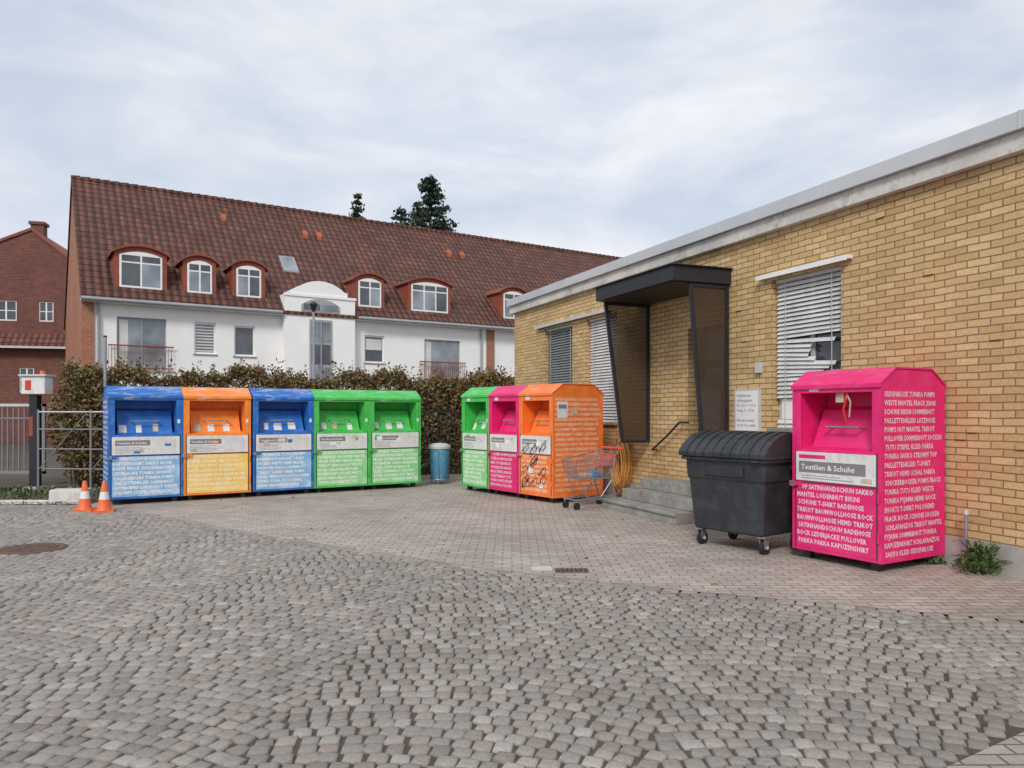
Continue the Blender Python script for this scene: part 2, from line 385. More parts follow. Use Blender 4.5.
paint('green_paint',(.055,.50,.085),(.3,.65,.3),.35,.5); paint('green_panel',(.26,.66,.27),(.62,.80,.56),.6,.5,.2)
paint('pink_paint',(.76,.014,.17),(.8,.15,.32),.22,.15,.22); paint('orange2_paint',(.90,.20,.03),(.9,.40,.20),.35,.3)
M['txtw']=mat('lettering_white',(.82,.84,.84),.5,.1,6); M['txty']=mat('lettering_pale_yellow',(.90,.82,.58),.5,.1,6)
M['txtp']=mat('lettering_pale_pink',(.82,.60,.68),.5,.08,6); M['txto']=mat('lettering_pale_orange',(.88,.66,.48),.5,.08,6)
M['txtg']=mat('lettering_pale_green',(.80,.89,.77),.5,.1,6)

A=np.array([-6.86,12.75]); B=np.array([-1.93,15.95]); dv=(B-A)/np.linalg.norm(B-A)
offs=[0,1.19,2.40,3.565,4.72]; ws=[1.17,1.16,1.15,1.14,1.14]
kinds=[('blue_paint','blue_panel','txtw'),('orange_paint','yellow_panel','txty'),('blue_paint','blue_panel','txtw'),('green_paint','green_panel','txtg'),('green_paint','green_panel','txtg')]
for i in range(5):
    p=A+dv*offs[i]
    clothes_bin(p,dv,ws[i],1.0,*kinds[i],big=True,side='L' if i==0 else 'R',H=1.87,T=2.03)
A2=np.array([-1.03,15.4]); d2=np.array([.587,-.81]); d2/=np.linalg.norm(d2)
mid=[]
for i,kk in enumerate([('green_paint','green_panel','txtg'),('pink_paint','pink_paint','txtp'),('orange2_paint','orange2_paint','txto')]):
    mid.append(clothes_bin(A2+d2*i*.99,d2,.975,1.18,*kk,big=(i==0),H=1.92,T=2.08))
clothes_bin((3.10,8.28),(.5,-.866),1.05,1.08,'pink_paint','pink_paint','txtp',grey=True,H=1.875,T=2.03,tag=True)

M['spray']=mat('spray_paint',(.03,.03,.05),.6,.1)
g=MB(); random.seed(11)
for s in range(15):
    bx=random.choice([.2,.45,.7]); bz=random.choice([.35,.55,.75,.95])+random.uniform(-.06,.06); a0=random.random()*6; pts=[]
    for i in range(13):
        t=i/12; pts.append((min(.93,max(.05,bx+.10*math.cos(a0+t*7)+random.uniform(-.03,.03))),-.012-.0002*s,bz+.085*math.sin(a0+t*9)+random.uniform(-.02,.02)))
    g.path(pts,.0042,'spray',4)
g.build('graffiti',mid[2])
g=MB(); g.box(.979,.983,.10,.34,1.50,1.78,'dirtywhite'); g.box(.983,.985,.13,.31,1.66,1.73,'labelgrey'); g.box(.979,.983,.42,.55,1.56,1.68,'label2'); g.box(.3,.42,-.016,-.012,.5,.6,'dirtywhite'); g.box(.62,.72,-.016,-.012,.25,.33,'white'); g.build('stickers',mid[2])

# ---------------------------------------------------------------- yellow brick building
wb=empty('yellow_brick_building',(4.92,7.14,0),(.378,-.926))
b=MB()
ops=[(-3.50,-2.28,1.38,3.42),(-8.95,-7.72,1.4,3.5),(-11.0,-9.6,1.4,3.5),(-5.45,-4.50,.50,2.95),(3.2,4.8,1.38,3.42)]
b.wall(-12.85,9,.30,4.08,ops,0,.22,'ybrick')
b.quad((-12.85,0,.3),(-12.85,11,.3),(-12.85,11,4.08),(-12.85,0,4.08),'ybrick')
b.quad((9,0,.3),(9,11,.3),(9,11,4.08),(9,0,4.08),'ybrick'); b.quad((-12.85,11,.3),(9,11,.3),(9,11,4.08),(-12.85,11,4.08),'ybrick')
random.seed(21)
for i in range(40):
    x=random.uniform(-12.5,2.5); z=random.uniform(.6,3.9)
    if any(o[0]-.3<x<o[1]+.1 and o[2]-.2<z<o[3]+.3 for o in ops): continue
    zz=round(z/.077)*.077; xx=round(x/.125)*.125; b.box(xx+.006,xx+.119,-.018,0,zz+.006,zz+.071,'ybrick')
b.build('brick_walls',wb)
b=MB(); b.box(-12.88,9.03,-.03,11.03,0,.30,'plinth'); b.build('plinth',wb)
b=MB(); b.box(-12.95,9.1,-.10,11.1,4.08,4.27,'concrete'); b.build('roof_fascia',wb,.008)
b=MB(); b.box(-13.0,9.15,-.16,11.15,4.27,4.44,'zinc')
for x in np.arange(-12,9,2.4): b.box(x,x+.03,-.166,-.158,4.265,4.445,'zinc')
b.build('roof_capping',wb,.006)
def blinds(parent,x0,x1,z0,z1,m,messy=0,name='venetian_blind'):
    b=MB(); z=z1-.04; 
    b.box(x0+.02,x1-.02,.05,.11,z1-.05,z1-.005,'lgrey')
    random.seed(int(abs(x0)*100))
    while z>z0+.05:
        z-=.058; k=0; xm=x1-.025; xs=x0+.025
        if messy and random.random()<.3 and z<z0+1.5: k=random.uniform(-.025,.025)
        if messy and z0+.78<z<z0+1.22: xm=x0+(x1-x0)*random.uniform(.15,.95); k-=.04
        elif messy and z0+.10<z<z0+.40: xs=x0+(x1-x0)*.45; 
        y=.075
        b.add([(xs,y-.014,z-.023),(xm,y-.014,z-.023+k),(xm,y+.016,z+.028+k),(xs,y+.016,z+.028)],[(0,1,2,3)],m)
    for x in(x0+.2,x1-.2): b.box(x,x+.012,.045,.048,z0,z1-.04,'lgrey')
    if messy:
        b.box(x0+.08,x0+.42,.10,.11,z0+.12,z0+.40,'white')
    b.build(name,parent)
def window(parent,x0,x1,z0,z1,y,mull=1,fr='white',gl='glass',fw=.055,tr=None):
    b=MB(); w=fw
    b.box(x0,x0+w,y,y+.06,z0,z1,fr); b.box(x1-w,x1,y,y+.06,z0,z1,fr); b.box(x0+w,x1-w,y,y+.06,z0,z0+w,fr); b.box(x0+w,x1-w,y,y+.06,z1-w,z1,fr)
    for i in range(1,mull+1):
        xm=x0+(x1-x0)*i/(mull+1); b.box(xm-w*.6,xm+w*.6,y+.004,y+.056,z0+w,z1-w,fr)
    if tr: b.box(x0+w,x1-w,y+.007,y+.05,z0+(z1-z0)*tr-.02,z0+(z1-z0)*tr+.02,fr)
    b.box(x0+.01,x1-.01,y+.03,y+.034,z0+.01,z1-.01,gl)
    b.build('window',parent)
for i,o in enumerate(ops):
    if i==3: continue
    window(wb,o[0],o[1],o[2],o[3],.13,1,'lgrey'); 
    b=MB(); b.box(o[0]-.04,o[1]+.04,-.06,.13,o[2]-.05,o[2]-.003,'stone'); b.build('window_sill',wb,.005)
blinds(wb,-3.50,-2.28,1.38,3.42,'slat',1)
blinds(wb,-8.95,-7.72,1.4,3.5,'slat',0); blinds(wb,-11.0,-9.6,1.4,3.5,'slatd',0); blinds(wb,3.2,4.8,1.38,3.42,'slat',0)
b=MB(); b.box(-3.72,-2.10,-.10,0,3.46,3.50,'white'); b.box(-3.72,-2.10,-.10,-.09,3.44,3.46,'white'); b.build('awning_rail',wb)
b=MB(); b.box(-11.4,-7.9,-.10,0,3.56,3.60,'lgrey'); b.box(-11.4,-7.9,-.10,-.09,3.54,3.56,'lgrey'); b.build('awning_rail',wb)
b=MB(); b.box(-5.45,-4.50,.20,.26,.5,2.95,'dmetal'); b.box(-5.36,-4.6,.185,.2,.75,2.3,'glass'); b.box(-5.36,-4.6,.185,.2,2.4,2.88,'glass'); b.tube((-5.3,.13,1.35),(-5.3,.13,1.75),.012,'steel'); b.build('entrance_door',wb,.004)
b=MB(); b.box(-6.66,-4.36,-1.04,-.002,3.50,3.72,'dmetal'); b.box(-6.70,-4.32,-1.08,-.002,3.72,3.74,'dmetal'); b.box(-6.6,-4.42,-.98,-.01,3.485,3.5,'black')
b.build('entrance_canopy',wb,.008)
def panel(x,dt,db,zb,name):
    b=MB(); th=.025; zt=3.49
    def Q(y0,z0,y1,z1,y2,z2,y3,z3,m,e=0): b.prism([(y0,z0),(y1,z1),(y2,z2),(y3,z3)],'x',x-th+e,x+th-e,m)
    f=.05
    Q(-dt,zt,-dt+f,zt,-db+f,zb,-db,zb,'dmetal'); Q(-f-.02,zt,-.02,zt,-.02,zb,-f-.02,zb,'dmetal')
    Q(-dt+f,zt,-.02-f,zt,-.02-f,zt-f,-dt+f+.005,zt-f,'dmetal',.003); Q(-db+f,zb+f,-.02-f,zb+f,-.02-f,zb,-db+f,zb,'dmetal',.003)
    Q(-dt+f,zt-f,-.07,zt-f,-.07,zb+f,-db+f,zb+f,'smoked',.02)
    b.build(name,wb)
panel(-6.58,.92,.58,1.06,'wind_screen'); panel(-4.42,.72,.50,1.06,'wind_screen')
b=MB()
b.box(-6.3,-4.2,-1.12,-.03,0,.165,'stone'); b.box(-6.15,-4.2,-.82,-.03,.168,.33,'stone'); b.box(-6.0,-4.2,-.54,-.03,.333,.50,'stone')
b.box(-6.33,-4.17,-1.15,-1.12,.12,.165,'stone'); b.build('entrance_steps',wb,.010)
b=MB(); b.path([(-6.35,-.10,.95),(-5.9,-.10,1.2),(-5.55,-.10,1.43),(-5.3,-.10,1.43)],.018,'black',8)
b.tube((-6.35,-.10,.95),(-6.35,0,.95),.012,'black'); b.tube((-5.55,-.10,1.43),(-5.55,0,1.43),.012,'black'); b.build('handrail',wb)
b=MB(); b.box(-4.26,-3.72,-.03,0,1.30,1.93,'lgrey'); b.box(-4.23,-3.75,-.034,-.03,1.33,1.90,'white'); b.build('notice_board',wb,.003)
text('notice_text','Kleiderkammer\nOeffnungszeiten:\nMo - Do  9 - 15 Uhr\nFreitag  9 - 12 Uhr\n\nBitte keine Saecke\nvor die Tuer stellen',(-4.20,-.0365,1.82),(R(90),0,0),.055,'labelgrey',wb,0,.42,1.3)
b=MB(); b.box(-3.80,-3.68,-.05,0,2.15,2.3,'lgrey'); b.build('junction_box',wb,.004)

h=MB(); random.seed(4)
for k in range(8):
    cx,cy,cz=-7.25+random.uniform(-.03,.03),-.10-.03*k,.66+random.uniform(-.04,.04); r=.33+random.uniform(-.04,.04)
    pts=[(cx+r*.7*math.cos(a)+random.uniform(-.008,.008),cy,cz+r*math.sin(a)*1.3) for a in np.linspace(0,2*math.pi,22)]
    h.path(pts,.010,'yellowhose' if k%2 else 'orangehose',6)
h.path([(-7.1,-.3,.2),(-7.0,-.5,.02),(-6.8,-.7,.015),(-6.6,-.6,.015),(-6.5,-.9,.015)],.011,'orangehose',6)
h.box(-7.35,-7.15,-.36,0,.98,1.02,'steel')
ob=h.build('garden_hose'); ob.location=wb.location; ob.rotation_euler=wb.rotation_euler
h=MB(); h.tube((0,0,0),(0,0,.56),.018,'steel',10); h.tube((0,0,.56),(0,0,.61),.026,'lgrey',10); h.tube((0,0,.5),(.07,0,.5),.012,'steel'); 
ob=h.build('standpipe'); ob.location=(4.60,7.60,0)

# ---------------------------------------------------------------- dumpster
e=empty('waste_container',(2.08,9.1,0),(.6,-.8)); W=1.15; D=.9
b=MB()
def loop(i,z): return [(i,i*.8,z),(W-i,i*.8,z),(W-i,D-i*.8,z),(i,D-i*.8,z)]
ls=[loop(.12,.20),loop(.10,.23),loop(.05,.80),loop(.03,.83),loop(.02,1.03)]
vs=sum(ls,[]); fs=[(0,3,2,1)]
for k in range(4):
    for i in range(4): fs.append((k*4+i,k*4+(i+1)%4,(k+1)*4+(i+1)%4,(k+1)*4+i))
b.add(vs,fs,'plastic')
b.box(-.02,W+.02,-.03,D+.02,1.03,1.075,'plastic')
b.build('body',e,.02)
b=MB()
b.box(.3,.85,.0,.03,.86,.98,'plastic')
for x in(-.07,W+.02): b.tube((x,D*.5,.97),(x+.05,D*.5,.97),.03,'plastic',12)
for x in(.1,W-.1): b.tube((x-.05,-.05,1.05),(x+.05,-.05,1.05),.015,'plastic')
b.build('handles_and_ribs',e,.004)
arc=[(-.05,1.075),(-.055,1.13),(.0,1.2),(.1,1.275),(.22,1.33),(.36,1.362),(.52,1.36),(.68,1.325),(.82,1.26),(.92,1.17),(.93,1.075)]
b=MB(); b.prism(arc,'x',-.03,W+.03,'plastic',False)
c0=(.44,1.1)
arc2=[(c0[0]+(y-c0[0])*1.015,c0[1]+(z-c0[1])*1.04+.002) for y,z in arc]
for x in np.arange(.03,W-.05,.125): b.prism(arc2,'x',x,x+.065,'plastic',False)
b.build('domed_lid',e,.010)
b=MB()
for x,y in((.14,.16),(W-.14,.16),(.14,D-.14),(W-.14,D-.14)):
    b.box(x-.05,x+.05,y-.05,y+.05,.185,.21,'steel'); b.box(x-.035,x-.027,y-.03,y+.05,.07,.186,'steel'); b.box(x+.027,x+.035,y-.03,y+.05,.07,.186,'steel')
    b.tube((x-.022,y+.02,.08),(x+.022,y+.02,.08),.08,'rubber',18); b.tube((x-.04,y+.02,.08),(x+.04,y+.02,.08),.02,'lgrey',10)
b.build('casters',e)

# ---------------------------------------------------------------- shopping cart
e=empty('shopping_cart',(1.62,12.75,0),(-.86,-.51))
b=MB()
T0=[(.0,-.27,.93),(.0,.27,.93),(.80,.20,.80),(.80,-.20,.80)]; B0=[(.12,-.22,.50),(.12,.22,.50),(.72,.16,.50),(.72,-.16,.50)]
def lerp(a,c,t): return tuple(a[i]+(c[i]-a[i])*t for i in range(3))
for i in range(4):
    a,c=T0[i],T0[(i+1)%4]; p,q=B0[i],B0[(i+1)%4]
    b.tube(a,c,.010,'steel'); b.tube(p,q,.008,'steel')
    for k in range(0,13): b.tube(lerp(a,c,k/12),lerp(p,q,k/12),.0035,'steel',4)
    for k in range(1,6): b.tube(lerp(a,p,k/6),lerp(c,q,k/6),.0035,'steel',4)
for k in range(12): b.tube(lerp(B0[0],B0[3],k/11),lerp(B0[1],B0[2],k/11),.003,'steel',4)
b.build('basket',e)
b=MB()
for s in(-1,1):
    b.path([(-.10,.25*s,.98),(.02,.25*s,.93),(.10,.24*s,.46),(.0,.24*s,.16)],.014,'steel',8)
    b.path([(.10,.24*s,.46),(.30,.22*s,.20),(.78,.17*s,.16),(.0,.24*s,.16)],.013,'steel',8)
    b.tube((.70,.16*s,.50),(.55,.19*s,.18),.01,'steel')
b.tube((.78,-.17,.16),(.78,.17,.16),.011,'steel'); b.tube((0,-.24,.16),(0,.24,.16),.011,'steel'); b.build('frame',e)
b=MB(); b.tube((-.11,-.27,.985),(-.11,.27,.985),.024,'redplastic',10); b.box(.0,.025,-.2,.2,.66,.90,'redplastic'); b.box(.025,.18,-.17,.17,.69,.70,'redplastic')
for c_ in T0: b.tube((c_[0],c_[1],c_[2]-.04),(c_[0],c_[1],c_[2]+.02),.02,'redplastic',8)
b.build('handle_and_child_seat',e)
b=MB(); b.box(.3,.55,-.1,.1,.51,.58,'label2'); b.box(.2,.4,-.02,.12,.51,.62,'bluebag'); b.build('discarded_items',e,.02)
b=MB()
for x,y in((.0,.24),(.0,-.24),(.76,.16),(.76,-.16)):
    b.tube((x,y,.16),(x,y,.10),.014,'steel'); b.tube((x-.01,y-.015,.06),(x-.01,y+.015,.06),.06,'rubber',14)
b.build('wheels',e)

# ---------------------------------------------------------------- traffic cones
for x,y in((-6.92,12.15),(-6.55,12.05)):
    e=empty('traffic_cone',(x,y,0)); b=MB()
    b.box(-.15,.15,-.15,.15,0,.03,'orange'); pr=[(.115,.03),(.105,.05),(.078,.2)]; b.lathe(pr,(0,0,0),'orange',22)
    b.lathe([(.079,.2),(.057,.32)],(0,0,0),'dirtywhite',22); b.lathe([(.056,.32),(.03,.47),(.025,.485),(.0,.485)],(0,0,0),'orange',22); b.build('cone_body',e)
    e.rotation_euler[2]=random.random()

e=empty('litter_bin',(-1.62,16.75,0)); b=MB()
b.lathe([(.16,.08),(.20,.3),(.215,.55),(.23,.78),(.225,.80)],(0,0,0),'bluebag',18); b.lathe([(.0,.08),(.16,.08)],(0,0,0),'bluebag',18); b.build('blue_bag',e)
b=MB(); b.lathe([(.25,.78),(.255,.83),(.245,.86),(.15,.90),(0,.91)],(0,0,0),'lgrey',20)
for a in(0.5,2.6,4.7): b.tube((.24*math.cos(a),.24*math.sin(a),.82),(.22*math.cos(a),.22*math.sin(a),0),.012,'steel')
b.lathe([(.23,.10),(.235,.12),(.22,.12)],(0,0,0),'steel',20); b.build('stand_and_lid',e)

# ---------------------------------------------------------------- white house
hs=empty('white_house',(-15.95,28.05,0),(.835,.55)); EV=5.92; DP=11.4; LN=33; RZ=11.72
wo=[(1.04,2.78,3.2,5.25),(3.81,4.64,3.95,5.22),(5.35,6.20,3.92,5.18),(11.06,12.04,3.85,5.10),(14.1,16.05,3.05,5.08),(19.6,20.6,3.85,5.10),(22.5,24.4,3.05,5.08)]
go=[(1.04,2.78,.2,2.35),(3.81,4.64,1.1,2.35),(5.35,6.20,1.1,2.35),(11.06,12.04,1.1,2.35),(14.1,16.05,.2,2.35),(19.6,20.6,1.1,2.35)]
b=MB(); b.wall(0,LN,0,EV,wo+go,0,.14,'plaster'); b.quad((0,DP,0),(LN,DP,0),(LN,DP,EV),(0,DP,EV),'plaster'); b.build('facade',hs)
b=MB(); 
for x in(-.12,LN): b.prism([(-.04,0),(DP,0),(DP,EV),(DP/2,RZ-.15),(-.04,EV)],'x',x,x+.12,'obrick')
b.box(0,.28,-.05,-.003,0,EV-.05,'obrick'); b.box(17.55,18.0,-.06,-.003,0,EV-.05,'obrick'); b.build('brick_gables',hs)
b=MB(); sl=(RZ-EV)/(DP/2); ov=.45
b.prism([(-ov,EV-ov*sl*.4),(-ov,EV-ov*sl*.4+.12),(DP/2,RZ+.12),(DP+ov,EV-ov*sl*.4+.12),(DP+ov,EV-ov*sl*.4),(DP/2,RZ)],'x',-.18,LN+.3,'tile')
b.build('tiled_roof',hs)
b=MB()
for x in np.arange(-.18,LN+.2,.38): b.tube((x,DP/2,RZ+.10),(x+.36,DP/2,RZ+.12),.11,'tile2',8,.13)
b.build('ridge_tiles',hs)
b=MB(); 
for x0,x1 in((-.18,7.2),(10.6,LN+.3)): b.tube((x0,-ov-.06,EV-.12),(x1,-ov-.06,EV-.12),.075,'greydoor',8)
b.box(-.18,LN+.3,-ov+.02,-.07,EV-.2,EV-.12,'white')
for x in(.42,17.2): b.tube((x,-.09,0),(x,-.09,EV-.2),.05,'greydoor',8)
b.build('gutters_and_downpipes',hs)
random.seed(5)
for i,o in enumerate(wo+go):
    big=o[1]-o[0]>1.5
    window(hs,o[0],o[1],o[2],o[3],.08,1 if big else 0,'white' if not big else 'greydoor','glassb' if i in(0,1,4) else 'glass',.07 if not big else .05)
    b=MB(); b.box(o[0]-.05,o[1]+.05,-.05,.08,o[2]-.05,o[2]-.002,'greydoor')
    if i==1:
        for k in range(9): b.box(o[0]+.08,o[1]-.08,.072,.078,o[2]+.10+.12*k,o[2]+.15+.12*k,'cloth')
    if i==3: b.box(o[0]+.1,o[1]-.1,.1,.106,o[2]+.6,o[2]+1.1,'cloth')
    if big: b.box(o[0]+.08,o[0]+.4,.1,.106,o[2]+.1,o[3]-.1,'cloth')
    b.build('window_sill',hs)
    if big:
        b=MB(); zb=o[2]; b.tube((o[0]-.3,-.12,zb+.95),(o[1]+.25,-.12,zb+.95),.025,'redframe'); b.tube((o[0]-.3,-.12,zb+.1),(o[1]+.25,-.12,zb+.1),.02,'redframe')
        for x in np.arange(o[0]-.3,o[1]+.26,.11): b.tube((x,-.12,zb+.1),(x,-.12,zb+.95),.01,'redframe',4)
        b.build('balcony_railing',hs)
x0,x1=7.31,10.45; xm=(x0+x1)/2
def archpts(xa,xb,zs,zt,n=14):
    w=(xb-xa)/2; c=(xa+xb)/2; h=zt-zs; Rr=(w*w+h*h)/(2*h); a0=math.asin(min(1,w/Rr))
    return [(c+Rr*math.sin(a),zt-Rr+Rr*math.cos(a)) for a in np.linspace(a0,-a0,n)]
b=MB(); 
prof=[(x0,0),(x1,0),(x1,6.62),(x1-.35,6.62),(x1-.35,6.85)]+archpts(x0+.5,x1-.5,6.88,7.28)+[(x0+.35,6.85),(x0+.35,6.62),(x0,6.62)]
b.prism(prof,'y',-.40,1.6,'plaster')
b.prism([(x0-.04,6.55),(x1+.04,6.55),(x1+.04,6.66),(x0-.04,6.66)],'y',-.45,-.402,'plaster')
b.build('stair_tower',hs)
b=MB(); wa,wc=xm-.42,xm+.42
b.prism([(wa-.08,1.5),(wc+.08,1.5),(wc+.08,5.6),(wa-.08,5.6)],'y',-.44,-.403,'greydoor')
for k in range(4):
    z0=1.7+k*.98; b.box(wa,wc,-.452,-.442,z0,z0+.86,'glassb' if k%2 else 'glass')
b.tube((xm,-.47,1.5),(xm,-.47,5.6),.03,'greydoor',6)
b.prism([(xm-.85,5.95),(xm+.85,5.95),(xm+.85,6.2)]+archpts(xm-.85,xm+.85,6.21,6.5)+[(xm-.85,6.2)],'y',-.44,-.403,'greydoor')
b.box(xm-.75,xm-.05,-.452,-.442,6.0,6.26,'glass'); b.box(xm+.05,xm+.75,-.452,-.442,6.0,6.26,'glassb')
b.build('stair_window',hs)
dm=[(.97,2.82),(3.40,4.68),(5.30,6.65),(10.65,12.1),(13.3,15.6),(18.5,20.1),(22.4,24.6),(26.,27.5)]
for i,(a,c) in enumerate(dm):
    yf=.15; zb=EV+.30; big=c-a>1.6; zt=7.92+(.10 if big else 0); zs=zt-.24
    b=MB()
    b.prism([(a,zb),(c,zb),(c,zs)]+archpts(a,c,zs+.001,zt)+[(a,zs)],'y',yf,yf+2.1,'redframe')
    b.prism(archpts(a-.12,c+.12,zs-.02,zt+.08)+archpts(a-.12,c+.12,zs-.09,zt+.0)[::-1],'y',yf-.12,yf+2.3,'redframe')
    wi=.17; wa,wc=a+wi,c-wi; b.prism([(wa,zb+.18),(wc,zb+.18),(wc,zs-.12)]+archpts(wa,wc,zs-.119,zt-.2)+[(wa,zs-.12)],'y',yf-.03,yf-.002,'white')
    k=3 if c-a>2.2 else 2; ww=(wc-wa-.08)/k
    for j in range(k):
        xa=wa+.04+j*ww+.035; xb=wa+.04+(j+1)*ww-.035
        b.box(xa,xb,yf-.036,yf-.031,zb+.27,zs-.42,'glassb' if (i+j)%3 else 'glass'); b.box(xa,xb,yf-.036,yf-.031,zs-.36,zs-.12,'glass')
    b.build('dormer',hs)
b=MB()
def onroof(x,y,dx,dy,m,h=.08):
    z=lambda yy:EV-ov*sl*.4+.12+(yy+ov)*(RZ-(EV-ov*sl*.4))/(DP/2+ov)
    b.prism([(y,z(y)-.05),(y,z(y)+h),(y+dy,z(y+dy)+h),(y+dy,z(y+dy)-.05)],'x',x,x+dx,m)
onroof(7.9,1.7,.7,.8,'greydoor',.07); onroof(7.98,1.77,.54,.66,'glassb',.085)
M['terra']=mat('terracotta_vent',(.42,.11,.05),.7,.15,6)
for x in(9.5,10.2,17.5,18.3): onroof(x,3.9,.24,.22,'terra',.2)
onroof(5.8,4.3,.2,.25,'terra',.15)
b.build('skylight_and_vents',hs)

# ---------------------------------------------------------------- left brick house
lh=empty('red_brick_house',(-30.3,37.5,0),(.97,.24)); b=MB()
lw=[(3.9,4.9,6.3,7.35),(5.9,6.6,6.3,7.35),(2.6,3.7,2.6,3.9),(5.0,5.7,2.6,3.9)]
b.wall(0,8.0,0,9.0,lw,0,.12,'dbrick')
b.add([(0,0,9.0),(8,0,9.0),(5.6,0,11.0)],[(0,1,2)],'dbrick'); b.quad((8,0,0),(8,9,0),(8,9,9.0),(8,0,9.0),'dbrick'); b.quad((0,0,0),(0,9,0),(0,9,9.0),(0,0,9.0),'dbrick')
b.build('brick_walls',lh)
b=MB()
b.prism([(8.15,8.85),(8.15,9.0),(5.6,11.15),(5.6,11.0)],'y',-.08,9,'redframe'); b.prism([(-1,7.9),(-1,8.05),(5.6,11.15),(5.6,11.0)],'y',-.08,9,'redframe')
b.prism([(-.02,5.0),(-.5,4.95),(-.5,5.05),(-.02,5.65)],'x',-1,7.6,'tile2')
b.box(-1,7.65,-.55,-.45,4.86,4.97,'lgrey')
b.box(5.2,5.8,1,1.6,10.4,11.55,'dbrick'); b.box(5.12,5.88,.92,1.68,11.55,11.7,'dbrick'); b.build('roof_and_chimney',lh)
for o in lw: window(lh,o[0],o[1],o[2],o[3],.06,1,'white','glass',.06,.5)

# ---------------------------------------------------------------- hedge
hd=empty('beech_hedge',(-9.5,15.75,0),(.925,.38)); HL=10.6
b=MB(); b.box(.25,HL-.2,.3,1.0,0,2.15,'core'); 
for i in range(60): 
    x=random.uniform(.1,HL-.1); b.tube((x,random.uniform(.15,.9),0),(x+random.uniform(-.3,.3),random.uniform(.1,1.),2.4),.012,'bark',5)
b.build('stems',hd)
n=44000; X=rng.random(n)*HL; Z=rng.random(n)**.7*2.5; Y=.05+rng.exponential(.13,n)
top=rng.random(n)<.25; Y=np.where(top,rng.random(n)*1.15,Y); Z=np.where(top,2.35+rng.normal(0,.10,n),Z)
bumpz=.10*np.sin(X*2.1)+.07*np.sin(X*5.3+1)+.05*np.sin(X*13); Z=Z+bumpz*(Z/2.5); Y=Y+.08*np.sin(X*3.1+Z*2)+.05*np.sin(X*8+Z*5)
n2=1500; xs=rng.random(140)*HL; q=rng.integers(0,140,n2); t=rng.random(n2); X=np.append(X,xs[q]+rng.normal(0,.04,n2)); Y=np.append(Y,(q/140)*1.0+rng.normal(0,.03,n2)); Z=np.append(Z,2.4+t*(.15+.35*(q%7)/7))
leafmesh('leaves',np.stack([X,Y,Z],1),.042,'leaf',hd)
for (cx,cy,r,h,m) in((-10.2,18.2,1.0,2.7,'leaf'),(-.7,20.3,1.1,2.6,'leaf')):
    sh=empty('shrub',(cx,cy,0)); n=6000; a=rng.normal(size=(n,3)); a/=np.linalg.norm(a,axis=1)[:,None]; rr=(.6+.4*rng.random(n))[:,None]
    C=a*rr*np.array([r,r*.8,h/2])+np.array([0,0,h/2]); leafmesh('leaves',C,.05,m,sh)
    b=MB(); 
    for i in range(12): b.tube((random.uniform(-.2,.2),random.uniform(-.2,.2),0),(random.uniform(-r,r)*.7,random.uniform(-.5,.5),h*.9),.02,'bark',5,.005)
    b.build('branches',sh)

# ---------------------------------------------------------------- conifers
def conifer(x,y,h,r,dens=1.0):
    e=empty('conifer_tree',(x,y,0)); b=MB(); b.tube((0,0,0),(0,0,h),.22,'bark',8,.03)
    P=[]; z=h*.45
    while z<h-.1:
        f=(h-z)/(h*.55); nb=int(7+4*random.random())
        for i in range(nb):
            a=random.random()*6.28; l=(r*f**.75)*random.uniform(.45,1.2)+.15; dz=-.12*l+random.uniform(-.1,.2)
            p=(0,0,z); q=(l*math.cos(a),l*math.sin(a),z+dz+.12*l); b.tube(p,q,.04*f+.008,'bark',4,.006)
            k=int(26*l*dens)+8
            t=rng.random(k)**.7; C=np.array([[q[0]*u,q[1]*u,z+(q[2]-z)*u] for u in t])+rng.normal(0,.13,(k,3))*np.array([1,1,.7]); P.append(C)
        z+=.36+.24*random.random()
    b.build('trunk_and_limbs',e); leafmesh('needles',np.concatenate(P),.15,'needle',e)
conifer(-6.6,60,20.6,4.2,1.2); conifer(-12.5,61,19.3,1.5,.5); conifer(-9.2,62,18.7,2.6,.5)

# ---------------------------------------------------------------- fences, gate, barrier, poles
b=MB(); e=empty('metal_fence',(-2.6,18.0,0),(.925,.38))
for x in np.arange(0,3.9,.11): b.tube((x,-.25,.1),(x,-.25,1.72),.011,'black',5)
b.box(0,3.9,-.265,-.235,1.58,1.62,'black'); b.box(0,3.9,-.265,-.235,.2,.24,'black')
for x in(0,1.9,3.85): b.box(x-.03,x+.03,-.28,-.22,0,1.78,'black')
b.build('pickets',e)
e=empty('metal_gate',(-13.6,16.4,0),(1,0)); b=MB()
b.box(0,3.4,-.03,.03,1.72,1.78,'lgrey'); b.box(0,3.4,-.03,.03,.25,.31,'mgrey'); b.box(0,3.4,-.02,.02,1.45,1.48,'mgrey')
for x in np.arange(0.06,3.4,.12): b.box(x-.012,x+.012,-.012,.012,.31,1.72,'mgrey')
b.box(3.34,3.4,-.03,.03,.25,1.78,'mgrey'); b.build('gate_leaf',e)
e=empty('gate_post',(-9.85,15.5,0)); b=MB(); b.box(-.08,.08,-.08,.08,0,1.95,'dmetal'); b.box(-.14,.14,-.14,.14,0,.06,'concrete'); b.box(-.085,-.0,-.085,-.081,1.1,1.5,'redframe'); b.build('post',e,.006)
b=MB(); b.box(-.20,.28,-.14,.14,1.97,2.33,'dirtywhite'); b.box(-.24,.32,-.18,.18,2.33,2.37,'lgrey'); b.box(-.12,.0,-.15,-.14,2.05,2.25,'tagred'); b.tube((.15,0,2.37),(.15,0,2.45),.05,'orange',12); b.build('control_box',e,.006)
e=empty('barrier_railing',(-9.6,15.2,0),(1,-.12)); b=MB()
for z in(.45,.85,1.25,1.6): b.tube((0,0,z),(2.3,0,z),.016,'mgrey' if z<1.5 else 'lgrey',8)
